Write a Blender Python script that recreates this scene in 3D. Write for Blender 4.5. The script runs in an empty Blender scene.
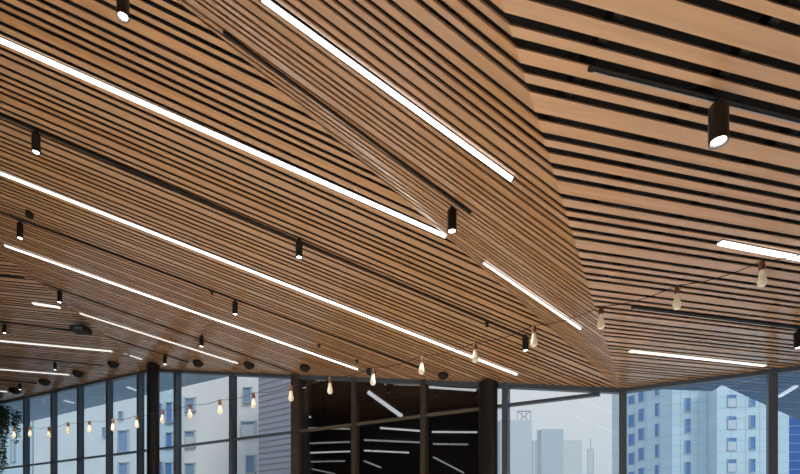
import bpy, bmesh, math, random
from mathutils import Vector, Matrix
random.seed(7)
C = bpy.context.scene.collection

# ------------------------------------------------------------------ camera
F, YH, XF, XV, YA = 474.92, 528.73, -477.82, 2439.8, 1134.0
K, EYE = 7488.0, 1.6
cam = bpy.data.objects.new('camera', bpy.data.cameras.new('camera'))
C.objects.link(cam)
cam.location = (0, 0, EYE)
cam.rotation_euler = (math.pi/2, 0, 0)
cam.data.sensor_fit = 'HORIZONTAL'; cam.data.sensor_width = 36.0
cam.data.lens = F/800*36.0
cam.data.shift_y = (YH-237.0)/800.0
cam.data.clip_end = 1000
bpy.context.scene.camera = cam

# ------------------------------------------------------------------ world, light, exposure
W = bpy.data.worlds.new('sky'); bpy.context.scene.world = W; W.use_nodes = True
nt = W.node_tree; nt.nodes.clear()
wo = nt.nodes.new('ShaderNodeOutputWorld'); bg = nt.nodes.new('ShaderNodeBackground')
tc = nt.nodes.new('ShaderNodeTexCoord'); sp = nt.nodes.new('ShaderNodeSeparateXYZ'); rp = nt.nodes.new('ShaderNodeValToRGB')
nt.links.new(tc.outputs['Generated'], sp.inputs[0]); nt.links.new(sp.outputs['Z'], rp.inputs[0])
rp.color_ramp.elements[0].position = 0.0; rp.color_ramp.elements[0].color = (0.52, 0.60, 0.66, 1)
rp.color_ramp.elements[1].position = 0.6; rp.color_ramp.elements[1].color = (0.62, 0.72, 0.86, 1)
e = rp.color_ramp.elements.new(0.28); e.color = (0.70, 0.705, 0.715, 1)
nt.links.new(rp.outputs[0], bg.inputs[0]); bg.inputs[1].default_value = 1.15
nt.links.new(bg.outputs[0], wo.inputs[0])
sun = bpy.data.objects.new('sun', bpy.data.lights.new('sun', 'SUN')); C.objects.link(sun)
sun.data.energy = 1.8; sun.data.angle = 0.3; sun.data.color = (1, .95, .88)
sun.rotation_euler = (math.radians(48), 0, math.radians(35))
SPOT_POWER, STRIP_POWER = 560.0, 1.9
vs = bpy.context.scene.view_settings
bpy.context.scene.display_settings.display_device = 'sRGB'
vs.view_transform = 'Standard'; vs.look = 'None'; vs.gamma = 1; vs.use_curve_mapping = False
vs.exposure = 0.0
try:
    bpy.context.scene.cycles.use_denoising = True
    bpy.context.scene.cycles.max_bounces = 8
    bpy.context.scene.cycles.transparent_max_bounces = 12
    bpy.context.scene.cycles.diffuse_bounces = 5
except Exception: pass

# ------------------------------------------------------------------ geometry of the place
def ray(x, y): return Vector(((x-400)/F, 1.0, (YH-y)/F))
def fac(x, y): return ray(x, y)*(K/(x-XF))                 # point of the glass wall
def plane(p, a, b):
    n = a.cross(b).normalized()
    return (p, n if n.z > 0 else -n)
def hit(pl, x, y):
    r = ray(x, y); return r*(pl[0].dot(pl[1])/r.dot(pl[1]))
def zat(pl, x, y):
    p, n = pl; return p.z-((x-p.x)*n.x+(y-p.y)*n.y)/n.z
def level(h): return (Vector((0, 0, h)), Vector((0, 0, 1)))
P0, PA = fac(620, 389.59), fac(152, 370.0)
A = plane(P0, PA-P0, ray(XV, YA))
Cp = (P0, Vector((0, 0, 1)))
FA, GB = hit(A, 176.3, 0), hit(Cp, 505.6, 15)
B = plane(P0, FA-P0, GB-P0)
FD, PD = hit(A, 0, 254), fac(9, 401.5)
D = plane(PA, FD-PA, PD-PA)
az = math.atan2((XV-400)/F, 1)
sd = Vector((math.sin(az), math.cos(az))); nq = Vector((-math.cos(az), math.sin(az)))
d1, d2 = hit(D, 0, 341), hit(D, 112, 351.8)
sdD = (d2-d1).to_2d().normalized(); nD = Vector((-sdD.y, sdD.x))
PER, Q0 = 0.469, 1.963
FR = [0, .2705, .4755, .6395, .8361]
fdir = (fac(0, 400)-fac(800, 400)).to_2d().normalized()    # along the glass wall, to the left
fn = Vector((-fdir.y, fdir.x));  fn = fn if fn.y > 0 else -fn   # outward
def P3(v, z=None): return Vector((v.x, v.y, (v.z if z is None else z)+EYE))

# ------------------------------------------------------------------ materials
def mat(name, col, rough=.5, metal=0, emis=0, ecol=None, noise=0, nscale=8):
    m = bpy.data.materials.new(name); m.use_nodes = True
    n = m.node_tree; b = n.nodes['Principled BSDF']
    b.inputs['Base Color'].default_value = (*col, 1); b.inputs['Roughness'].default_value = rough
    b.inputs['Metallic'].default_value = metal
    if emis:
        b.inputs['Emission Color'].default_value = (*(ecol or col), 1); b.inputs['Emission Strength'].default_value = emis
    if noise:
        t = n.nodes.new('ShaderNodeTexCoord'); x = n.nodes.new('ShaderNodeTexNoise'); r = n.nodes.new('ShaderNodeValToRGB')
        x.inputs['Scale'].default_value = nscale; x.inputs['Detail'].default_value = 4
        r.color_ramp.elements[0].position = .3; r.color_ramp.elements[1].position = .7
        r.color_ramp.elements[0].color = (*[c*(1-noise) for c in col], 1); r.color_ramp.elements[1].color = (*[min(1, c*(1+noise)) for c in col], 1)
        n.links.new(t.outputs['Object'], x.inputs[0]); n.links.new(x.outputs[0], r.inputs[0]); n.links.new(r.outputs[0], b.inputs['Base Color'])
    return m
def wood(name, c1, c2, c3, angle, rough=.42):
    m = bpy.data.materials.new(name); m.use_nodes = True
    n = m.node_tree; b = n.nodes['Principled BSDF']; L = n.links.new
    g = n.nodes.new('ShaderNodeNewGeometry'); t = n.nodes.new('ShaderNodeTexCoord'); mp = n.nodes.new('ShaderNodeMapping')
    mp.vector_type = 'TEXTURE'
    mp.inputs['Rotation'].default_value = (0, 0, angle); mp.inputs['Scale'].default_value = (1.1, .035, 1.1)
    rot = n.nodes.new('ShaderNodeVectorMath'); rot.operation = 'ADD'
    cmb = n.nodes.new('ShaderNodeCombineXYZ'); mul = n.nodes.new('ShaderNodeMath'); mul.operation = 'MULTIPLY'; mul.inputs[1].default_value = 37
    L(g.outputs['Random Per Island'], mul.inputs[0]); L(mul.outputs[0], cmb.inputs[0]); L(mul.outputs[0], cmb.inputs[2])
    L(t.outputs['Object'], mp.inputs[0]); L(mp.outputs[0], rot.inputs[0]); L(cmb.outputs[0], rot.inputs[1])
    x = n.nodes.new('ShaderNodeTexNoise'); x.inputs['Scale'].default_value = 1.0; x.inputs['Detail'].default_value = 5; x.inputs['Roughness'].default_value = .6
    L(rot.outputs[0], x.inputs[0])
    r = n.nodes.new('ShaderNodeValToRGB'); r.color_ramp.elements[0].position = .3; r.color_ramp.elements[1].position = .72
    r.color_ramp.elements[0].color = (*c1, 1); r.color_ramp.elements[1].color = (*c2, 1)
    L(x.outputs[0], r.inputs[0])
    mx = n.nodes.new('ShaderNodeMix'); mx.data_type = 'RGBA'
    m2 = n.nodes.new('ShaderNodeMath'); m2.operation = 'MULTIPLY'; m2.inputs[1].default_value = .55
    L(g.outputs['Random Per Island'], m2.inputs[0]); L(m2.outputs[0], mx.inputs['Factor'])
    L(r.outputs[0], mx.inputs['A']); mx.inputs['B'].default_value = (*c3, 1)
    L(mx.outputs['Result'], b.inputs['Base Color'])
    b.inputs['Coat Weight'].default_value = .7; b.inputs['Coat Roughness'].default_value = .13
    mr = n.nodes.new('ShaderNodeMapRange'); fr_ = n.nodes.new('ShaderNodeMath'); fr_.operation = 'FRACT'; m3 = n.nodes.new('ShaderNodeMath'); m3.operation = 'MULTIPLY'; m3.inputs[1].default_value = 7.3
    L(g.outputs['Random Per Island'], m3.inputs[0]); L(m3.outputs[0], fr_.inputs[0]); L(fr_.outputs[0], mr.inputs['Value'])
    mr.inputs['To Min'].default_value = .20; mr.inputs['To Max'].default_value = .48; L(mr.outputs['Result'], b.inputs['Roughness'])
    return m
M = {}
M['wood'] = wood('oak_slats', (.41, .225, .10), (.61, .36, .18), (.54, .37, .24), math.pi/2-az)
M['woodD'] = M['wood']
M['track'] = mat('matt_black_rail', (.004, .004, .004), .8)
M['void'] = mat('black_plenum', (.006, .006, .007), .9)
M['black'] = mat('black_powder_coat', (.012, .012, .013), .4)
M['bowl'] = mat('matt_black_bowl', (.01, .01, .01), .7)
M['lens'] = mat('lit_lens', (1, 1, 1), .3, emis=9, ecol=(1, .97, .92))
M['strip'] = mat('lit_diffuser', (1, 1, 1), .4, emis=STRIP_POWER, ecol=(1, .985, .96))
M['soft'] = mat('soft_lit_diffuser', (1, 1, 1), .4, emis=.85, ecol=(1, .97, .92))
M['joint'] = mat('panel_joint_blue_grey', (.50, .61, .66), .7)
M['dim'] = mat('dim_diffuser', (1, 1, 1), .4, emis=.17, ecol=(1, .95, .9))
M['hot'] = mat('bright_diffuser', (1, 1, 1), .4, emis=.5, ecol=(1, .97, .97))
M['frame'] = mat('slate_blue_aluminium', (.095, .130, .175), .42, .1)
M['rail'] = mat('khaki_transom', (.13, .12, .10), .5, .1)
M['framew'] = mat('warm_lit_aluminium', (.07, .062, .050), .5, .1)  # frame colour with the warm light on the dark-bay mullions painted in
M['column'] = mat('dark_steel_column', (.020, .018, .017), .38, .2)
M['floor'] = mat('timber_floor', (.60, .53, .45), .5, noise=.15, nscale=3)
M['copper'] = mat('copper_socket', (.20, .095, .055), .35, .3)
M['bulb'] = mat('frosted_amber_bulb', (.74, .69, .56), .15, emis=.16, ecol=(1, .86, .60))
M['filament'] = mat('filament', (1, .8, .5), .5, emis=6, ecol=(1, .75, .4))
M['cable'] = mat('black_cable', (.015, .013, .011), .95)
M['leaf'] = mat('green_leaf', (.035, .075, .03), .5, noise=.5, nscale=12)
M['inner'] = mat('dark_grey_wall', (.05, .048, .045), .8)
M['dark'] = mat('charcoal_wall', (.10, .086, .088), .8)
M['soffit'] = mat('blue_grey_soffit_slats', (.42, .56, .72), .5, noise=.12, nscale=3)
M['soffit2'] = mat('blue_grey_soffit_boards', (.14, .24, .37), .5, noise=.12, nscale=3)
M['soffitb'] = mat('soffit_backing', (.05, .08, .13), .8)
M['white'] = mat('white_render', (.80, .80, .78), .8, noise=.04, nscale=.5)
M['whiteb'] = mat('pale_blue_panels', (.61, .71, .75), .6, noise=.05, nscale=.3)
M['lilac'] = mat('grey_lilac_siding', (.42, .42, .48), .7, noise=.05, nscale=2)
M['pale'] = mat('haze_tinted_blue_concrete', (.54, .61, .64), .8)  # distance haze mixed into this and the next two base colours
M['pale2'] = mat('haze_tinted_blue_grey', (.49, .56, .61), .8)
M['pale3'] = mat('haze_tinted_grey_concrete', (.58, .62, .63), .8)
M['winb'] = mat('blue_window_glass', (.13, .27, .52), .3)
M['winl'] = mat('pale_window_glass', (.24, .37, .52), .3)
M['shade'] = mat('white_roller_shade', (.62, .66, .68), .7)
M['deepblue'] = mat('deep_blue_cladding', (.04, .13, .38), .4, noise=.1, nscale=.6)
M['ledge'] = mat('grey_ledge', (.48, .52, .56), .7)
M['ground'] = mat('pale_paving', (.45, .45, .44), .8, noise=.1, nscale=.4)
def glass(name, tint, base):
    m = bpy.data.materials.new(name); m.use_nodes = True; n = m.node_tree; n.nodes.clear(); L = n.links.new
    o = n.nodes.new('ShaderNodeOutputMaterial'); mx = n.nodes.new('ShaderNodeMixShader'); t = n.nodes.new('ShaderNodeBsdfTransparent')
    g = n.nodes.new('ShaderNodeBsdfGlossy'); fr = n.nodes.new('ShaderNodeFresnel'); ad = n.nodes.new('ShaderNodeMath'); ad.operation = 'ADD'; ad.inputs[1].default_value = base
    g.inputs['Roughness'].default_value = 0.0; t.inputs[0].default_value = (*tint, 1); fr.inputs[0].default_value = 1.4
    L(fr.outputs[0], ad.inputs[0]); gg = n.nodes.new('ShaderNodeNewGeometry'); iv = n.nodes.new('ShaderNodeMath'); iv.operation = 'SUBTRACT'; iv.inputs[0].default_value = 1; L(gg.outputs['Backfacing'], iv.inputs[1])
    ml = n.nodes.new('ShaderNodeMath'); ml.operation = 'MULTIPLY'; L(ad.outputs[0], ml.inputs[0]); L(iv.outputs[0], ml.inputs[1]); L(ml.outputs[0], mx.inputs[0]); L(t.outputs[0], mx.inputs[1]); L(g.outputs[0], mx.inputs[2]); L(mx.outputs[0], o.inputs[0])
    return m
M['glass'] = glass('window_glass', (.90, .93, .95), .01)
M['glassd'] = glass('dark_bay_glass', (.90, .93, .95), .18)
M['glassb'] = glass('blue_window_glass_pane', (.84, .92, .98), .01)

# ------------------------------------------------------------------ helpers
def link(name, bm, m, parent=None, loc=None):
    me = bpy.data.meshes.new(name); bmesh.ops.recalc_face_normals(bm, faces=bm.faces[:]); bm.to_mesh(me); bm.free()
    o = bpy.data.objects.new(name, me); C.objects.link(o); me.materials.append(m)
    if parent: o.parent = parent
    if loc is not None: o.location = loc
    return o
def tag(o, label, cat, group=None):
    o['label'] = label; o['category'] = cat
    if group: o['group'] = group
    return o
def empty(name, loc, label=None, cat=None, group=None, kind=None):
    o = bpy.data.objects.new(name, None); C.objects.link(o); o.location = loc; o.empty_display_size = .1
    if label: tag(o, label, cat, group)
    if kind: o['kind'] = kind
    return o
def prism(bm, bot, top):
    a = [bm.verts.new(v) for v in bot]; b = [bm.verts.new(v) for v in top]; n = len(a)
    bm.faces.new(a[::-1]); bm.faces.new(b)
    for i in range(n): bm.faces.new((a[i], a[(i+1) % n], b[(i+1) % n], b[i]))
def box(bm, c, u, v, w):
    """box about centre c with half-axis vectors u, v, w"""
    c, u, v, w = map(Vector, (c, u, v, w))
    prism(bm, [c-u-v-w, c+u-v-w, c+u+v-w, c-u+v-w], [c-u-v+w, c+u-v+w, c+u+v+w, c-u+v+w])
def lathe(bm, prof, seg=24, c=(0, 0, 0)):
    c = Vector(c); rings = []
    for r, z in prof:
        rings.append([bm.verts.new(c+Vector((r*math.cos(2*math.pi*i/seg), r*math.sin(2*math.pi*i/seg), z))) for i in range(seg)])
    for a, b in zip(rings, rings[1:]):
        for i in range(seg): bm.faces.new((a[i], a[(i+1) % seg], b[(i+1) % seg], b[i]))
    bm.faces.new(rings[0][::-1]); bm.faces.new(rings[-1])
def smooth(o):
    for p in o.data.polygons: p.use_smooth = True
    try: o.data.set_sharp_from_angle(angle=math.radians(35))
    except Exception: pass
    return o
def tube(bm, pts, r, seg=6):
    prev = None
    for i, p in enumerate(pts):
        t = (pts[min(i+1, len(pts)-1)]-pts[max(i-1, 0)]).normalized()
        a = t.cross(Vector((0, 0, 1)));  a = a.normalized() if a.length > 1e-4 else Vector((1, 0, 0)); b = t.cross(a)
        ring = [bm.verts.new(p+a*r*math.cos(2*math.pi*k/seg)+b*r*math.sin(2*math.pi*k/seg)) for k in range(seg)]
        if prev:
            for k in range(seg): bm.faces.new((prev[k], prev[(k+1) % seg], ring[(k+1) % seg], ring[k]))
        else: bm.faces.new(ring[::-1])
        prev = ring
    bm.faces.new(prev)
def clip(poly, n, d):
    """keep the side n.p >= d of a plan polygon"""
    out = []
    for i, p in enumerate(poly):
        r = poly[(i+1) % len(poly)]; a, b = n.dot(p)-d, n.dot(r)-d
        if a >= 0: out.append(p)
        if a*b < 0: out.append(p+(r-p)*(a/(a-b)))
    return out

# ------------------------------------------------------------------ ceiling
X0, X1, YB = -17.0, 9.5, -5.0
def side(p, q, ref):
    """half plane through plan points p, q that holds ref"""
    n = Vector((-(q-p).y, (q-p).x)).normalized(); d = n.dot(p)
    return (n, d) if n.dot(ref) > d else (-n, -d)
p0, pa, fa, gb, fdp, pd = (v.to_2d() for v in (P0, PA, FA, GB, FD, PD))
rect = [Vector((X0, YB)), Vector((X1, YB)), Vector((X1, 40)), Vector((X0, 40))]
hf = side(p0, pa, Vector((0, 0)))
refA = hit(A, 200, 250).to_2d()
h_ab = side(p0, fa, refA); h_bc = side(p0, gb, Vector((3, 4))); h_ad = side(pa, fdp, refA)
neg = lambda h: (-h[0], -h[1])
def region(*hs):
    r = rect
    for n, d in hs: r = clip(r, n, d)
    return r
regA = region(hf, h_ab, h_ad); regB = region(hf, neg(h_ab), neg(h_bc), h_ad); regC = region(hf, h_bc); regD = region(hf, neg(h_ad))
GAP, THK = .038, .008
def slats(name, pl, reg, n2, q0, per, parent, m, thk=THK, gap=GAP, fr=FR, up=0):
    bm = bmesh.new()
    qs = [n2.dot(p) for p in reg]; k0 = int((min(qs)-q0)/per)-1; k1 = int((max(qs)-q0)/per)+1
    nrm = pl[1]
    for k in range(k0, k1+1):
        for i in range(len(fr)):
            a = q0+per*(k+fr[i])+gap/2; b = q0+per*(k+(fr[i+1] if i+1 < len(fr) else 1))-gap/2
            poly = clip(clip(reg, n2, a), -n2, -b)
            if len(poly) < 3: continue
            pts = [Vector((p.x, p.y, zat(pl, p.x, p.y)+EYE+up)) for p in poly]
            prism(bm, pts, [p+nrm*thk for p in pts])
    return link(name, bm, m, parent)
def slab(bm, pl, reg, lo, hi):
    pts = [Vector((p.x, p.y, zat(pl, p.x, p.y)+EYE)) for p in reg]
    prism(bm, [p+Vector((0, 0, lo)) for p in pts], [p+Vector((0, 0, hi)) for p in pts])
bm = bmesh.new()
for pl, r in ((A, regA), (B, regB), (Cp, regC), (D, regD)): slab(bm, pl, r, .16, .30)
ceiling = link('ceiling', bm, M['void']); ceiling['kind'] = 'structure'
slats('slat_panel', A, regA, nq, Q0, PER, ceiling, M['wood'])
slats('slat_panel', B, regB, nq, Q0, PER, ceiling, M['wood'])
slats('slat_panel', Cp, regC, nq, Q0, PER, ceiling, M['wood'])
slats('slat_panel', D, regD, nD, .1, PER, ceiling, M['woodD'])
# black battens across the slats, seen in the gaps
bm = bmesh.new()
for pl, r in ((A, regA), (B, regB), (Cp, regC), (D, regD)):
    for k in range(-20, 24):
        s = k*.62
        poly = clip(clip(r, sd, s), -sd, -(s+.045))
        if len(poly) > 2: slab(bm, pl, poly, .022, .07)
link('batten', bm, M['black'], ceiling)

# floor, outside ground
def quad_slab(name, pts, z0, z1, m):
    bm = bmesh.new(); prism(bm, [Vector((x, y, z0)) for x, y in pts], [Vector((x, y, z1)) for x, y in pts])
    o = link(name, bm, m); o['kind'] = 'structure'; return o
fl = region(hf)
quad_slab('floor', [(p.x, p.y) for p in fl], -.2, 0, M['floor'])
quad_slab('ground', [(-180, -60), (220, -60), (220, 420), (-180, 420)], -22.4, -22.0, M['ground'])

# ------------------------------------------------------------------ glass wall
def wallz(x):
    """ceiling height (above the eye) at image column x of the glass wall"""
    p = fac(x, 400)
    pl = Cp if x > 620 else (A if x > 152 else D)
    return zat(pl, p.x, p.y)
HT = (YH-394.5)*K/(595-XF)/F     # transom height above the eye
MUL = [-58, -30, -4, 26.5, 54, 80.5, 109.5, 140.5, 177.5, 233, 297, 355.5, 424.5, 506, 623, 772, 985]
f3 = Vector((fdir.x, fdir.y, 0)); n3 = Vector((fn.x, fn.y, 0))
for i, x in enumerate(MUL[:-1]):
    xr = MUL[i+1]; p = fac(x, 400); r = fac(xr, 400)
    warm = x in (297, 355.5, 424.5)
    mf = M['framew'] if warm else M['frame']
    w = empty('window_%d' % (i+1), (p.x, p.y, 0), kind='structure')
    def loc(v): return v-Vector((p.x, p.y, 0))
    zt = wallz(x)+EYE
    bm = bmesh.new(); hw = .10 if x == 297 else .047; dp = .075
    box(bm, loc(Vector((p.x, p.y, zt/2+.03))), f3*hw, n3*dp, Vector((0, 0, zt/2+.03)))
    link('mullion', bm, mf, w)
    bm = bmesh.new(); a = Vector((p.x, p.y, HT+EYE)); b = Vector((r.x, r.y, HT+EYE)); u = (b-a)/2
    zr = wallz(xr)+EYE
    if min(zt, zr) > HT+EYE+.1 or x == 506:
        if x == 506:
            b = Vector((fac(600, 400).x, fac(600, 400).y, HT+EYE-.005)); u = (b-a)/2
        box(bm, loc((a+b)/2), u, n3*.045, Vector((0, 0, .022)))
        link('transom', bm, M['rail'] if warm else mf, w)
    # head rail follows the ceiling line; it breaks where the ceiling folds
    xs = [x]+([152] if x < 152 < xr else [])+([620] if x < 620 < xr else [])+[xr]
    bm = bmesh.new(); bp = bmesh.new()
    for xa, xb in zip(xs, xs[1:]):
        ea = 1e-3; pa_, pb_ = fac(xa+ea, 400), fac(xb-ea, 400)
        za, zb = wallz(xa+ea)+EYE, wallz(xb-ea)+EYE
        A0, B0 = Vector((pa_.x, pa_.y, 0)), Vector((pb_.x, pb_.y, 0)); Z = Vector((0, 0, 1))
        for (lo, hi, dd) in ((-.055, .45, .06),):
            pts = [A0-n3*dd+Z*(za+lo), B0-n3*dd+Z*(zb+lo), B0+n3*dd+Z*(zb+lo), A0+n3*dd+Z*(za+lo)]
            prism(bm, [loc(q) for q in pts], [loc(q)+Z*(hi-lo) for q in pts])
        prism(bp, [loc(A0-n3*.006), loc(B0-n3*.006), loc(B0+n3*.006), loc(A0+n3*.006)],
              [loc(A0-n3*.006+Z*za), loc(B0-n3*.006+Z*zb), loc(B0+n3*.006+Z*zb), loc(A0+n3*.006+Z*za)])
    link('head_rail', bm, M['frame'], w)
    link('glass_pane', bp, M['glassb'] if x >= 623 or x < 170 else (M['glassd'] if warm else M['glass']), w)
trim = bmesh.new()
for lo_x, hi_x in ((297, 506),):
    a, b = fac(lo_x, 400), fac(hi_x, 400); u = (b-a).to_2d()/2
    c = (a+b)/2
wl = quad_slab('wall_left_added', [(X0-.2, YB), (X0, YB), (X0, 18.6), (X0-.2, 18.6)], 0, 9.5, M['inner'])  # unseen wall added to darken what the glass reflects
wb = quad_slab('wall_back_added', [(X0, YB-.2), (X1, YB-.2), (X1, YB), (X0, YB)], 0, 9.5, M['inner'])  # added behind the camera, out of view, to dim the glass reflections
# columns
def column(x0, x1, ytop, xlab):
    xm = (x0+x1)/2; t = hit(A, xm, ytop); r = (x1-x0)/2/F*t.y
    h = zat(A, t.x, t.y)+EYE
    bm = bmesh.new(); lathe(bm, [(r, 0), (r, h-.02)], 40)
    o = smooth(link('steel_column', bm, M['column'], None, (t.x, t.y, 0)))
    bm = bmesh.new(); lathe(bm, [(r*1.12, h-.10), (r*1.12, h-.055)], 40); lathe(bm, [(r*1.06, 0), (r*1.06, .04)], 40)
    smooth(link('collar', bm, M['column'], o))
    tag(o, xlab, 'column'); return o
column(147.5, 159, 363.5, 'slim round dark column at the left, where the glass wall top changes slope')
column(479, 497.5, 382, 'thick round black column at the end of the dark window bays')

# ------------------------------------------------------------------ linear lights, tracks
def along(pl, a, b, w, lo, hi, name, m, parent, extra=0.0):
    """bar on the underside of plane pl between two of its points"""
    u = (b-a).normalized(); v = pl[1].cross(u).normalized(); n = pl[1]
    bm = bmesh.new(); c = (a+b)/2+Vector((0, 0, EYE))-parent.location+n*((lo+hi)/2)
    box(bm, c, u*((b-a).length/2+extra), v*w/2, n*((hi-lo)/2)); return link(name, bm, m, parent)
def align(pl, a, b, n2, q0):
    """put both ends on the nearest slat gap of the ceiling"""
    qm = (n2.dot(a.to_2d())+n2.dot(b.to_2d()))/2
    best = min((q0+PER*(k+f_) for k in range(-8, 60) for f_ in FR), key=lambda q: abs(q-qm))
    out = []
    for p in (a, b):
        v = p.to_2d()+n2*(best-n2.dot(p.to_2d())); out.append(Vector((v.x, v.y, zat(pl, v.x, v.y))))
    return out
def strip(pl, s, e, label, w=.055, n2=nq, q0=Q0, al=False):
    w *= .86
    a, b = hit(pl, *s), hit(pl, *e)
    if al: a, b = align(pl, a, b, n2, q0)
    o = empty('linear_light', a+Vector((0, 0, EYE)), label, 'ceiling light', 'white linear lights set along the ceiling slats')
    along(pl, a, b, w+.012, -.004, -.0005, 'housing', M['black'], o, .012)
    along(pl, a, b, w, -.016, -.004, 'diffuser', M['soft'] if (pl is D or s[1] > 310) else M['strip'], o); return o
strip(A, (-60, 12.5), (446, 235.5), 'longest white linear light, ending at the black spotlight by the fold')
strip(A, (-60, 149), (517, 374), 'white linear light from the left edge to just above the thick black column')
strip(A, (5, 245), (358, 369), 'white linear light starting near the left edge and ending above the dark window bays', .05)
strip(A, (80, 313), (238, 363), 'short thin white linear light above the second window bay right of the slim column', .05)
strip(A, (124, 353), (142, 359), 'very short white linear light just left of the slim column', .05)
strip(B, (262, -4), (513, 178), 'white linear light entering at the top edge, on the steep middle ceiling facet')
strip(B, (484, 262), (581, 328), 'thin white linear light beginning at the fold, low on the steep middle facet', .045)
strip(Cp, (720, 241.5), (860, 269), 'white linear light at the right edge of the flat right ceiling', .05)
strip(Cp, (630, 350), (765, 365), 'white linear light close to the glass wall on the flat right ceiling')
strip(D, (33, 303), (60, 307), 'short stubby white linear light on the far left ceiling', .09)
strip(D, (-40, 336.8), (112, 351), 'white linear light at left edge, highest of three on the far left ceiling', .07)
strip(D, (-40, 366), (69, 374.5), 'middle white linear light at the left edge, above the leftmost windows', .06)
strip(D, (-30, 388.5), (7, 391.5), 'lowest white linear light peeping in at the left edge', .06)

def spot_parts(o, r=.05, L=.22, stem=.03, power=1.0):
    L *= .78; r *= .78
    bm = bmesh.new(); lathe(bm, [(.018, -stem), (.018, 0)], 12); smooth(link('stem', bm, M['black'], o))
    z = -stem
    bm = bmesh.new(); lathe(bm, [(r*.96, z), (r, z-.004), (r, z-L+.003), (r*.985, z-L), (r*.86, z-L), (r*.76, z-L+.03), (r*.05, z-L+.03)], 32)
    smooth(link('body', bm, M['black'], o))
    bm = bmesh.new(); lathe(bm, [(r*.74, z-L+.012), (r*.74, z-L+.008)], 24); link('lens', bm, M['lens'], o)
    ld = bpy.data.lights.new('lamp', 'SPOT'); lo = bpy.data.objects.new('lamp', ld); C.objects.link(lo); lo.parent = o
    lo.location = (0, 0, z-L-.01); ld.energy = SPOT_POWER*power; ld.spot_size = math.radians(100); ld.spot_blend = .8; ld.color = (1, .94, .87); ld.shadow_soft_size = .04
G = 'black cylinder spotlights on the ceiling tracks'
def spot(pl, x, ytop, label, L=.22, r=.05, tilt=0, power=None):
    t = hit(pl, x, ytop)
    o = empty('cylinder_spotlight', t+Vector((0, 0, EYE-.02)), label, 'spotlight', G)
    spot_parts(o, r, L, power=(.60 if t.y < 6.5 else .12) if power is None else power)
    if tilt: o.rotation_euler = (0, tilt, 0)
    return o
def track(pl, s, e, label, w=.034):
    a, b = hit(pl, *s), hit(pl, *e)
    o = empty('lighting_track', a+Vector((0, 0, EYE)), label, 'light track', 'black lighting tracks sunk between the slats')
    along(pl, a, b, w, -.012, -.001, 'rail', M['track'], o)
    u = (b-a).normalized(); 
    for q_, nm in ((a, 'end_cap'), (b, 'end_cap')):
        along(pl, q_-u*.012, q_+u*.012, w+.006, -.014, -.001, nm, M['track'], o)
    return o
track(A, (-60, 89), (524, 336), 'black track from the left edge to the lone spotlight left of the fold apex', .04)
track(A, (-50, 193), (418, 367), 'black track below the second linear light, ending above the dark bays', .04)
track(A, (45, 284), (312, 379), 'black track ending above the wide dark mullion', .04)
track(A, (105, 336), (187, 361.5), 'short black track passing over the slim column', .04)
track(B, (226, 33), (470, 211.5), 'black track on the steep middle facet beside the upper fold', .04)
track(Cp, (592, 66), (830, 126), 'black track with pale lip at upper right', .022)
track(Cp, (634, 306.5), (830, 331), 'black track on right ceiling below the string of bulbs', .04)
track(D, (-30, 271.5), (24, 278), 'short black track, topmost on the far left ceiling', .05)
track(D, (-30, 318), (78, 331), 'black track on far left ceiling leading to the small black projector', .05)
track(D, (-30, 352.5), (102, 365), 'black track on far left ceiling between the two long linear lights', .05)
track(D, (-30, 377), (36, 383), 'lowest black track on the far left ceiling', .05)
bm = bmesh.new()   # pale lip of the nearest track
a, b = hit(Cp, 594, 68.5), hit(Cp, 830, 128)
lipo = [o for o in C.objects if o.get('label', '').startswith('black track with pale lip')][0]
along(Cp, a, b, .006, -.018, -.013, 'lip', mat('grey_aluminium_lip', (.35, .36, .38), .35, .8), lipo); bm.free()

spot(A, 123, -17, 'black spotlight at the top edge, left of the middle', .24, power=1.7)
spot(A, 36, 129.5, 'black spotlight at upper left, under the longest linear light', .24, power=1.9)
spot(A, 299, 237, 'black spotlight hanging in the middle of the large ceiling facet', .24)
spot(A, 525.5, 333.5, 'black spotlight beside a string bulb, left of the fold apex', .22)
spot(A, 20, 220.5, 'black spotlight at the left edge above the third linear light', .26, power=1.6)
spot(A, 235, 299, 'black spotlight under the second long linear light', .24)
spot(A, 59.5, 289.5, 'black spotlight just right of the short stubby linear light', .24)
spot(A, 201.5, 334, 'black spotlight between the third linear light and the short thin one', .24)
spot(A, 165, 354.5, 'small black spotlight just right of the slim column top', .22)
spot(B, 452, 205, 'black spotlight at the fold, where the longest linear light ends', .22, .05)
spot(Cp, 718.5, 96, 'large black cylinder spotlight at upper right, nearest of all', .21, .053, power=.45)
spot(Cp, 799, 327.5, 'black spotlight cut by the right edge', .20, .055)
spot(D, 4.5, 323, 'small black spotlight at the left edge, on the upper far left track', .22)
spot(D, 55, 361, 'small black spotlight above the third window from the left', .22)
spot(D, 20, 382, 'small black spotlight low at the left, near the lowest track', .22)

def fill_spot_at(pl, x, y, label, power):  # added lamps outside the view that brighten the ceiling
    o = empty('cylinder_spotlight', (x, y, zat(pl, x, y)+EYE-.02), label, 'spotlight', G); spot_parts(o, .05, .24, power=power)
fill_spot_at(Cp, 2.6, -.6, 'added fill spotlight on the flat right ceiling, unseen above the viewer', .7)
fill_spot_at(B, -1.2, 1.3, 'added fill spotlight on the steep middle facet, unseen above the viewer', 1.0)
fill_spot_at(A, -4.5, 2.6, 'added fill spotlight on the large facet, unseen above and left of the viewer', 1.6)
fill_spot_at(A, -8.0, 3.6, 'added fill spotlight on the large facet, far left outside the view', 1.6)
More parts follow.
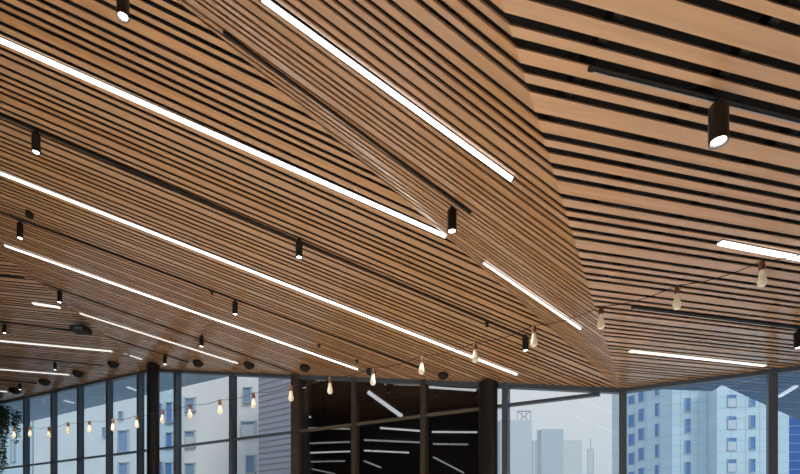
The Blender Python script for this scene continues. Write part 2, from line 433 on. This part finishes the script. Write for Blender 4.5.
# domes and small devices
def dome(pl, x, y, label, s=1.0):
    t = hit(pl, x, y); r = 5.2/F*t.y*s
    o = empty('dome_speaker', t+Vector((0, 0, EYE)), label, 'ceiling speaker', 'black bowl fixtures along the glass wall')
    bm = bmesh.new(); lathe(bm, [(r*.9, 0), (r, -.02), (r*1.0, -.04), (r*.75, -.04-r*.45), (r*.4, -.04-r*.7), (r*.05, -.04-r*.76)], 24); smooth(link('bowl', bm, M['bowl'], o))
    bm = bmesh.new(); lathe(bm, [(r*.45, .0), (r*.45, .012)], 16); link('mounting_plate', bm, M['black'], o)
for pl, x, y, lb in ((D, 15, 389, 'leftmost black bowl fixture, by the lowest linear light'), (D, 44.5, 380.5, 'second black bowl fixture from the left'),
                     (D, 78, 372, 'third black bowl fixture from the left, right of the middle left linear light'), (D, 113, 362.5, 'fourth black bowl fixture from the left, before the slim column'),
                     (A, 198, 361.5, 'black bowl fixture just right of the slim column'), (A, 249, 363.5, 'black bowl fixture at the end of the short thin linear light'),
                     (A, 305, 366, 'black bowl fixture above the wide dark mullion'), (A, 371, 369.5, 'black bowl fixture behind a string bulb over the dark bays'), (A, 443, 373.5, 'rightmost black bowl fixture, left of the thick column')):
    dome(pl, x, y, lb)
t = hit(A, 29.5, 212); o = empty('smoke_detector', t+Vector((0, 0, EYE)), 'small round black detector above the second spotlight track at left', 'smoke detector')
bm = bmesh.new(); lathe(bm, [(.04, 0), (.046, -.03), (.046, -.06), (.03, -.085), (.012, -.09)], 24); smooth(link('body', bm, M['bowl'], o))
bm = bmesh.new(); lathe(bm, [(.05, -.001), (.05, -.006)], 24); link('base_ring', bm, M['black'], o)
t = hit(D, 81, 323); o = empty('projector', t+Vector((0, 0, EYE-.03)), 'small black box projector with bluish lens on the far left ceiling', 'projector')
bm = bmesh.new(); box(bm, (0, 0, -.11), (.15, 0, 0), (0, .12, 0), (0, 0, .055)); link('body', bm, M['bowl'], o)
bm = bmesh.new(); box(bm, (0, 0, -.03), (.02, 0, 0), (0, .02, 0), (0, 0, .03)); link('bracket', bm, M['black'], o)
bm = bmesh.new(); box(bm, (.02, -.122, -.125), (.09, 0, 0), (0, .004, 0), (0, 0, .03)); link('lens_panel', bm, mat('blue_grey_lens', (.12, .22, .28), .1), o)
for x, y, lb in ((212, 291.5, 'tiny ceiling sprinkler left of the spotlight under the second linear light'), (319, 344.5, 'tiny dark ceiling sprinkler above the third linear light end'),
                 (487, 323, 'tiny dark ceiling sprinkler left of the lone spotlight'), (357, 360, 'tiny dark sprinkler over the dark bays, beside a linear light end')):
    t = hit(A, x, y); o = empty('ceiling_sprinkler', t+Vector((0, 0, EYE)), lb, 'sprinkler', 'sprinklers in the large ceiling facet')
    bm = bmesh.new(); lathe(bm, [(.035, 0), (.035, -.006), (.014, -.012), (.014, -.035), (.025, -.04), (.025, -.044)], 16); smooth(link('head', bm, M['bowl'], o))

# ------------------------------------------------------------------ string of bulbs
KS = 3700.0
BULBS = [(840, 240), (762, 261.5), (677, 286), (601, 307), (534, 326), (475, 343), (421.5, 356), (373, 368), (330, 377.5), (291, 385.5), (253.5, 393), (220, 400), (190, 404.5), (162.5, 410), (137, 415.5), (113, 419), (89.5, 421), (68, 422.5), (49, 427), (30, 426.5), (14, 428)]
WHERE = ['', 'nearest the right edge, under the right linear light', 'hanging second from the right edge', 'at the fold between the middle and right facets', 'beside the lone spotlight', 'crossing the end of the second long linear light',
         'left of the rightmost black bowl fixture', 'in front of the middle of the dark window bays', 'over the leftmost dark bay', 'against the wide dark mullion', 'in front of the white building edge', 'over the plain white wall between windows',
         'below the upper window of the white building', 'just right of the slim column', 'just left of the slim column', 'over the mullion left of the slim column', 'sixth from the left end of the string', 'fifth from the left end of the string',
         'fourth from the left end of the string', 'third from the left end, by the hanging leaves', 'leftmost of the string, among the hanging leaves']
pts = [ray(x, y)*(KS/(x-XF))+Vector((0, 0, EYE)) for x, y in BULBS]
wire = []
for a, b in zip(pts, pts[1:]):
    for k in range(6):
        s = k/6; wire.append(a.lerp(b, s)-Vector((0, 0, .028*4*s*(1-s)-.004)))
wire.append(pts[-1]+Vector((0, 0, .004)))
wire = [ray(1000, 190)*(KS/(1000-XF))+Vector((0, 0, EYE))]+wire+[ray(-40, 424)*(KS/(-40-XF))+Vector((0, 0, EYE))]
bm = bmesh.new(); tube(bm, wire, .0026)
tag(link('string_light_cable', bm, M['cable']), 'thin black cable strung across the room holding the filament bulbs', 'cable')
def add_bulb(loc, label):
    o = empty('filament_bulb', loc, label, 'light bulb', 'filament bulbs on the string')
    bm = bmesh.new(); lathe(bm, [(.008, 0), (.015, -.006), (.0175, -.018), (.0175, -.028), (.019, -.03), (.019, -.05), (.015, -.055), (.006, -.057)], 20); smooth(link('socket', bm, M['copper'], o))
    bm = bmesh.new(); lathe(bm, [(.012, -.055), (.0155, -.072), (.021, -.10), (.0265, -.124), (.026, -.14), (.018, -.155), (.003, -.161)], 20); smooth(link('glass_bulb', bm, M['bulb'], o))
    return o
first = None
for i in range(1, len(pts)):
    lb = 'pear-shaped filament bulb with copper socket '+WHERE[i]
    if first is None: first = add_bulb(pts[i], lb); kids = list(first.children); continue
    c = first.copy(); C.objects.link(c); c.location = pts[i]; c['label'] = lb
    for ch in kids:
        d = ch.copy(); C.objects.link(d); d.parent = c

# ------------------------------------------------------------------ hanging plant
pb = ray(5, 404)*((K-250)/(5-XF))+Vector((0, 0, EYE))
o = empty('hanging_plant', pb, 'dark green trailing plant hanging in front of the leftmost window', 'plant')
rnd = random.Random(3); bs = bmesh.new(); bl = bmesh.new()
for k in range(46):
    sx = rnd.uniform(-.75, .42); top = Vector((sx, rnd.uniform(-.25, .25), rnd.uniform(-.30, -.05)-(max(0, sx-.1))*.3))
    L = rnd.uniform(.5, 2.6) if sx < -.12 else rnd.uniform(.2, 1.0)
    if k % 9 == 0: L = 1.9; 
    path = [top]; 
    for j in range(int(L/.08)): path.append(path[-1]+Vector((rnd.uniform(-.02, .022), rnd.uniform(-.02, .02), -.08)))
    if len(path) < 2: continue
    tube(bs, path, .005, 4)
    for p in path:
        for _ in range(3):
            a = Vector((rnd.uniform(-1, 1), rnd.uniform(-1, 1), rnd.uniform(-.9, .3))).normalized(); s = rnd.uniform(.06, .12)
            w_ = a.cross(Vector((rnd.uniform(-1, 1), rnd.uniform(-1, 1), 1))).normalized()*s*.3
            n_ = a.cross(w_).normalized()*.002
            m_ = p+a*s*.5
            prism(bl, [p+n_, m_+w_+n_, p+a*s+n_, m_-w_+n_], [p-n_, m_+w_-n_, p+a*s-n_, m_-w_-n_])
link('stems', bs, M['leaf'], o); link('foliage', bl, M['leaf'], o)
bm = bmesh.new(); box(bm, (-.62, 0, -.1), (.40, 0, 0), (0, .14, 0), (0, 0, .08)); link('planter_box', bm, M['bowl'], o)
for sx in (-.9, -.4):
    bm = bmesh.new(); hh = zat(D, pb.x+sx, pb.y)+EYE-pb.z; tube(bm, [Vector((sx, 0, 0)), Vector((sx, 0, hh))], .006); link('hanger_wire', bm, M['black'], o)

# ------------------------------------------------------------------ dark room behind the dark bays
def at(x, Y, h=0): v = ray(x, 400)*Y; return Vector((v.x, v.y, h))
fo = fac(299, 400); fo2 = fac(487, 400)
off = n3*.12
ra = [Vector((fo.x, fo.y, 0))+off, Vector((fo2.x, fo2.y, 0))+off, at(486.5, 14.5), at(312, 16.5)]
def wallbox(name, a, b, z0, z1, th, m):
    u = (b-a); nn = Vector((-u.y, u.x, 0)).normalized()*th
    bm = bmesh.new(); Z = Vector((0, 0, 1)); a = Vector((a.x, a.y, 0)); b = Vector((b.x, b.y, 0))
    prism(bm, [a+Z*z0, b+Z*z0, b+nn+Z*z0, a+nn+Z*z0], [a+Z*z1, b+Z*z1, b+nn+Z*z1, a+nn+Z*z1])
    o = link(name, bm, m); o['kind'] = 'structure'; return o
wallbox('wall_dark_room_right', ra[1], ra[2], 0, 5.4, .08, M['dark'])
wallbox('wall_dark_room_back', ra[2], ra[3], 0, 5.4, .1, M['dark'])
wallbox('wall_dark_room_left', ra[3], ra[0], 0, 5.4, .08, M['dark'])
quad_slab('floor_dark_room', [(p.x, p.y) for p in ra], -.2, 0, M['dark'])
quad_slab('ceiling_dark_room', [(p.x, p.y) for p in ra], 5.4, 5.5, M['dark'])
DK = [((304, 428), (350, 429), 'd', 11), ((304, 443.5), (350, 442), 'd', 11.5), ((304, 453), (350, 451.5), 'h', 12), ((304, 462), (345, 461), 'd', 12.5), ((312, 469), (335, 474), 'd', 12),
      ((368, 392), (402, 416.5), 'h', 10), ((380, 428), (420, 431), 'h', 10.5), ((364, 440), (420, 442.5), 'd', 11), ((364, 450.6), (409, 452.7), 'h', 11.5), ((364, 461), (381, 467.7), 'd', 11),
      ((432, 432), (477, 432.3), 'h', 10.5), ((433, 444), (468, 444.5), 'd', 11), ((433, 457), (464, 473), 'd', 10.5), ((429, 387.2), (476, 390.5), 'h', 9.5), ((305, 415), (311, 417.5), 'h', 11)]
DL = ['faint upper', 'dim second', 'brighter third', 'dim fourth', 'slanting lowest', 'thick slanting', 'thin upper', 'dim long', 'thin bright', 'short slanting', 'upper level', 'dim level', 'long slanting', 'topmost, just under the ceiling', 'tiny stub']
for i, (s, e_, k, Y) in enumerate(DK):
    a, b = ray(*s)*Y, ray(*e_)*Y
    a.z += EYE; b.z += EYE; u = b-a; mid = (a+b)/2
    bay = 'left' if s[0] < 352 else ('middle' if s[0] < 424 else 'right')
    o = empty('batten_light', mid, '%s white line of light seen in the %s dark bay' % (DL[i], bay), 'ceiling light', 'lines of light in the dark bays')
    v = Vector((0, 1, 0)); w_ = u.cross(v).normalized()
    bm = bmesh.new(); th = .035 if i == 5 else .012
    box(bm, (0, 0, 0), u/2, v*.04, w_*th); link('diffuser', bm, M['hot'] if k == 'h' else M['dim'], o)
    bm = bmesh.new(); box(bm, (0, 0, th+.03), u/2, v*.03, (0, 0, .02)); link('housing', bm, M['black'], o)
    bm = bmesh.new()
    for s_ in (0,): q_ = u*s_; tube(bm, [q_+Vector((0, 0, th+.05)), Vector((q_.x, q_.y, 5.4-mid.z))], .006, 5)
    link('hanger', bm, M['black'], o)

# ------------------------------------------------------------------ soffits outside the glass
def soffit(name, h, px, m, mb, ref_far, per=.30, strips=()):
    pl = level(h); poly = [hit(pl, *p).to_2d() if len(p) == 2 else Vector(p[:2]) for p in px]
    o = empty(name, (0, 0, 0), kind='structure')
    bm = bmesh.new(); pts = [Vector((p.x, p.y, h+EYE)) for p in poly]
    prism(bm, [p+Vector((0, 0, .05)) for p in pts], [p+Vector((0, 0, .25)) for p in pts]); link('soffit_deck', bm, mb, o)
    bm = bmesh.new(); ks = [nq.dot(p) for p in poly]; k0 = int(min(ks)/per)-1; k1 = int(max(ks)/per)+1
    # concave outlines: fan of triangles about the first vertex
    for i in range(1, len(poly)-1):
        tri = [poly[0], poly[i], poly[i+1]]
        for k in range(k0, k1+1):
            for (f0, f1) in ((0.03, .40), (.46, .66), (.72, .97)):
                c_ = clip(clip(tri, nq, (k+f0)*per), -nq, -(k+f1)*per)
                if len(c_) > 2:
                    q_ = [Vector((p.x, p.y, h+EYE)) for p in c_]; prism(bm, q_, [v+Vector((0, 0, .03)) for v in q_])
    link('soffit_slats', bm, m, o)
    for s, e_ in strips:
        a, b = hit(pl, *s), hit(pl, *e_); u = b-a; v = Vector((-u.y, u.x, 0)).normalized()
        bm = bmesh.new(); box(bm, (a+b)/2+Vector((0, 0, EYE-.02)), u/2, v*.035, (0, 0, .015)); link('soffit_light', bm, M['hot'], o)
    return o
def outp(x, d, h):   # plan point just outside the wall at column x
    p = fac(x, 400); return (p.x+fn.x*d, p.y+fn.y*d, h)
HL, HR = 4.75, 2.45
soffit('canopy_left', HL, [outp(-60, .15, 0), (0, 429), (31, 421.5), (106, 404), (165, 391), (226, 377), (240, 373), outp(236, .15, 0)], M['soffit'], M['soffitb'], None, .5,
       strips=(((64, 400), (74, 402.5)), ((127, 386.5), (137, 390))))
soffit('canopy_right', HR, [outp(800, .15, 0), outp(626, .15, 0), (655, 389), (712, 391.5), (722, 385), (761, 403), (800, 420.5), (860, 447), outp(940, .15, 0)], M['soffit2'], M['soffitb'], None, .42,
       strips=(((779, 395.5), (796, 385)),))

# ------------------------------------------------------------------ buildings outside
def facade_win(bld, pts_, m, u, n_, name='window'):
    pass
def tower(name, x0, x1, ytop, Y0, Y1, depth, m, label, zb=-22.0):
    depth = min(depth, 4)
    a, b = at(x0, Y0), at(x1, Y1)
    zt = (YH-ytop)/F*((Y0+Y1)/2)+EYE
    o = empty(name, ((a.x+b.x)/2, (a.y+b.y)/2, zb), label, 'building')
    L0 = o.location
    u = b-a; nn = Vector((-u.y, u.x, 0)).normalized(); nn = nn if nn.y > 0 else -nn
    bm = bmesh.new(); Z = Vector((0, 0, 1)); q_ = [a, b, b+nn*depth, a+nn*depth]
    prism(bm, [v+Z*zb-L0 for v in q_], [v+Z*zt-L0 for v in q_]); link('wall', bm, m, o)
    bm = bmesh.new(); c_ = (a+b)/2+nn*depth/2; box(bm, c_+Z*(zt+.12)-L0, u/2*1.01, nn*depth/2*1.01, Z*.12); link('parapet', bm, m, o)
    return o, a, b, nn
def put_window(o, a, b, nn, x0, x1, y0, y1, m, top=None, ledge=None):
    """window on the front between plan points a, b, given by its picture box"""
    def onwall(x):
        r = Vector(((x-400)/F, 1, 0)); d = (b-a)
        # a + s d = t r
        den = d.x*r.y-d.y*r.x; s = (-a.x*r.y+a.y*r.x)/den; return a+d*s
    pA, pB = onwall(x0), onwall(x1); Ym = (pA.y+pB.y)/2; z0, z1 = (YH-y1)/F*Ym+EYE, (YH-y0)/F*Ym+EYE
    u = (pB-pA)/2; c_ = (pA+pB)/2+Vector((0, 0, (z0+z1)/2))-o.location; th = .05
    fr_ = bmesh.new(); hz = (z1-z0)/2; Z = Vector((0, 0, 1)); ul = u.normalized()
    fw = min(.035, u.length*.12)
    for sx in (-1, 1): box(fr_, c_+u*sx-nn*th, ul*fw, nn*th*1.6, Z*(hz+fw))
    for sz in (-1, 1): box(fr_, c_+Z*hz*sz-nn*th, u+ul*fw, nn*th*1.6, Z*fw)
    w_ = link('window', fr_, ledge or M['ledge'], o)
    bm = bmesh.new(); box(bm, c_-nn*th*.6, u, nn*th*.8, Z*hz); link('pane', bm, m, w_)
    if top is not None:
        bm = bmesh.new(); box(bm, c_-nn*th*1.7-Z*hz*(top), u*.94, nn*.02, Z*hz*(1-top)); link('roller_shade', bm, M['shade'], w_)
# white building across at left
o, a, b, nn = tower('apartment_building', 34, 259, 300, 26, 24, 9, M['white'], 'white rendered apartment building with blue windows behind the left glass wall')
for x0, x1, y0, y1, sh in ((120, 123.5, 412, 419.5, None), (119.5, 129, 431, 452, None), (120, 129, 463, 476, None), (186, 195.5, 398.5, 412, None), (186, 195.5, 431.5, 447.5, .35), (186, 195.5, 463.5, 478, None),
                          (244, 252, 388, 403, None), (242, 256, 422, 437.5, .2), (247, 256, 456, 473, None), (104, 107, 428, 437, None)):
    put_window(o, a, b, nn, x0, x1, y0, y1, M['winl'], sh)
o, a, b, nn = tower('bay_tower', 158, 175, 396, 23.0, 23.0, 1.0, M['whiteb'], 'pale projecting bay with tall blue windows right of the slim column')
for x0, x1, y0, y1 in ((167, 173, 403, 423), (160, 162.5, 404, 418), (167, 173, 433, 448), (166, 173, 463, 478), (160, 163, 462, 478)): put_window(o, a, b, nn, x0, x1, y0, y1, M['winb'])
o, a, b, nn = tower('siding_building', 258.5, 300, 320, 20, 18.5, 3, M['lilac'], 'grey lilac wall of horizontal siding left of the wide dark mullion')
bm = bmesh.new(); u = (b-a)
for k in range(60):
    z = -1+k*.24; box(bm, (a+b)/2+Vector((0, 0, z))-o.location, u/2, nn*.02, Vector((0, 0, .012)))
link('siding_joints', bm, mat('siding_joint_grey', (.36, .36, .42), .8), o)  # joint lines slightly darker than the siding
o, a, b, nn = tower('glass_office', -60, 32, 395, 27, 27, 8, M['whiteb'], 'pale blue building seen through the leftmost panes')
for x in (2, 12, 24): put_window(o, a, b, nn, x, x+3.5, 440, 462, M['shade'])

# tall white and blue building at right, three facets
def rowwin(o, a, b, nn, cols, sh=None):
    for x0, x1, ys in cols:
        for y0, y1 in ys: put_window(o, a, b, nn, x0, x1, y0, y1, M['winb'], sh)
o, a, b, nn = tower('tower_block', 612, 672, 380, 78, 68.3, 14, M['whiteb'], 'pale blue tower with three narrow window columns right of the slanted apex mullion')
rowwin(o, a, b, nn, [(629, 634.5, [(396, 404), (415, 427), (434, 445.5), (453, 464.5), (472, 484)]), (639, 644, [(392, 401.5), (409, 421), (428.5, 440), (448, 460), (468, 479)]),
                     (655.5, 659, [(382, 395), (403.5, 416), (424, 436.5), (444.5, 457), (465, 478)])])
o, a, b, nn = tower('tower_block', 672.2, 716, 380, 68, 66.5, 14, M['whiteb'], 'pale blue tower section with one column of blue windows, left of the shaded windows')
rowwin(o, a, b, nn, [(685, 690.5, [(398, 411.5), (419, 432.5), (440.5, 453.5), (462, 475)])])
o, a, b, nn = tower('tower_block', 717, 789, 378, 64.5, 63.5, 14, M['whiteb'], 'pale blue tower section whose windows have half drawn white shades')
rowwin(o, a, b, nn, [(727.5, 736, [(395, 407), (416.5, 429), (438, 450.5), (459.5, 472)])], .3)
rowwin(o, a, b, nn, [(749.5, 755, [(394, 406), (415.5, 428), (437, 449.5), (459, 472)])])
o, a, b, nn = tower('office_block', 780, 880, 350, 74, 72, 12, M['deepblue'], 'deep blue clad block at the right edge')
bm = bmesh.new()
for k in range(16): box(bm, (a+b)/2+Vector((0, 0, k*1.35))-o.location, (b-a)/2, nn*.03, Vector((0, 0, .03)))
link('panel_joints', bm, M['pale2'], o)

for tb in [ob for ob in list(C.objects) if ob.name.startswith('tower_block')]:
    wl_ = [c for c in tb.children if c.name.startswith('wall')][0]; vv = [v.co for v in wl_.data.vertices]
    q0_, q1_ = vv[0], vv[1]; d_ = Vector((q1_.x-q0_.x, q1_.y-q0_.y, 0)); nn_ = Vector((-d_.y, d_.x, 0)).normalized()
    nn_ = nn_ if nn_.y < 0 else -nn_
    bm = bmesh.new(); c0 = Vector(((q0_.x+q1_.x)/2, (q0_.y+q1_.y)/2, 0))
    for k in range(34): box(bm, c0+nn_*.012+Vector((0, 0, 1+k*1.5)), d_/2, nn_*.012, (0, 0, .045))
    for k in range(1, 5): box(bm, c0+nn_*.012+d_*(k/5-.5)+Vector((0, 0, 24)), d_.normalized()*.04, nn_*.012, (0, 0, 24))
    link('panel_joints', bm, M['joint'], tb)
# distant towers and masts, with haze put into their colours
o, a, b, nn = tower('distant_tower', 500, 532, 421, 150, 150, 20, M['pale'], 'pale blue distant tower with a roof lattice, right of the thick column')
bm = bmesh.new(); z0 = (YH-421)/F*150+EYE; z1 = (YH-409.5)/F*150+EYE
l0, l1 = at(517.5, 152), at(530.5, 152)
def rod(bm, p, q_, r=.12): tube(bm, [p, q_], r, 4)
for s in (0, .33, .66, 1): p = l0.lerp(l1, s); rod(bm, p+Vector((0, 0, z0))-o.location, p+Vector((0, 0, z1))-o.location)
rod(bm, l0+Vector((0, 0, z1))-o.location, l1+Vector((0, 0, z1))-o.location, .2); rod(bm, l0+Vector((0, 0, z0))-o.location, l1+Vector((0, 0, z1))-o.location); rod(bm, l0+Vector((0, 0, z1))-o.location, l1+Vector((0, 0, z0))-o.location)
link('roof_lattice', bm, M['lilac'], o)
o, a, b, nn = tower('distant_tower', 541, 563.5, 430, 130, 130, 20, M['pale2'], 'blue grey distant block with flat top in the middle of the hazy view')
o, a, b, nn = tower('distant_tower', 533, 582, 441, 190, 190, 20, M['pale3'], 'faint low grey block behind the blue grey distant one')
def mast(x, y0, Y, w, label, m):
    o = empty('lattice_mast', at(x, Y, -3.2), label, 'mast'); zt = (YH-y0)/F*Y+EYE+3.2; hw = w/2/F*Y
    bm = bmesh.new()
    for s in (-1, 1): rod(bm, Vector((s*hw, 0, 0)), Vector((s*hw, 0, zt*.93)), .11)
    n = 44
    for k in range(n):
        za, zb_ = zt*.93*k/n, zt*.93*(k+1)/n
        rod(bm, Vector((-hw, 0, za)), Vector((hw, 0, zb_)), .06); rod(bm, Vector((-hw, 0, zb_)), Vector((hw, 0, zb_)), .10)
    link('frame', bm, m, o)
    bm = bmesh.new(); rod(bm, Vector((0, 0, zt*.93)), Vector((0, 0, zt+1)), .14); link('spike', bm, m, o)
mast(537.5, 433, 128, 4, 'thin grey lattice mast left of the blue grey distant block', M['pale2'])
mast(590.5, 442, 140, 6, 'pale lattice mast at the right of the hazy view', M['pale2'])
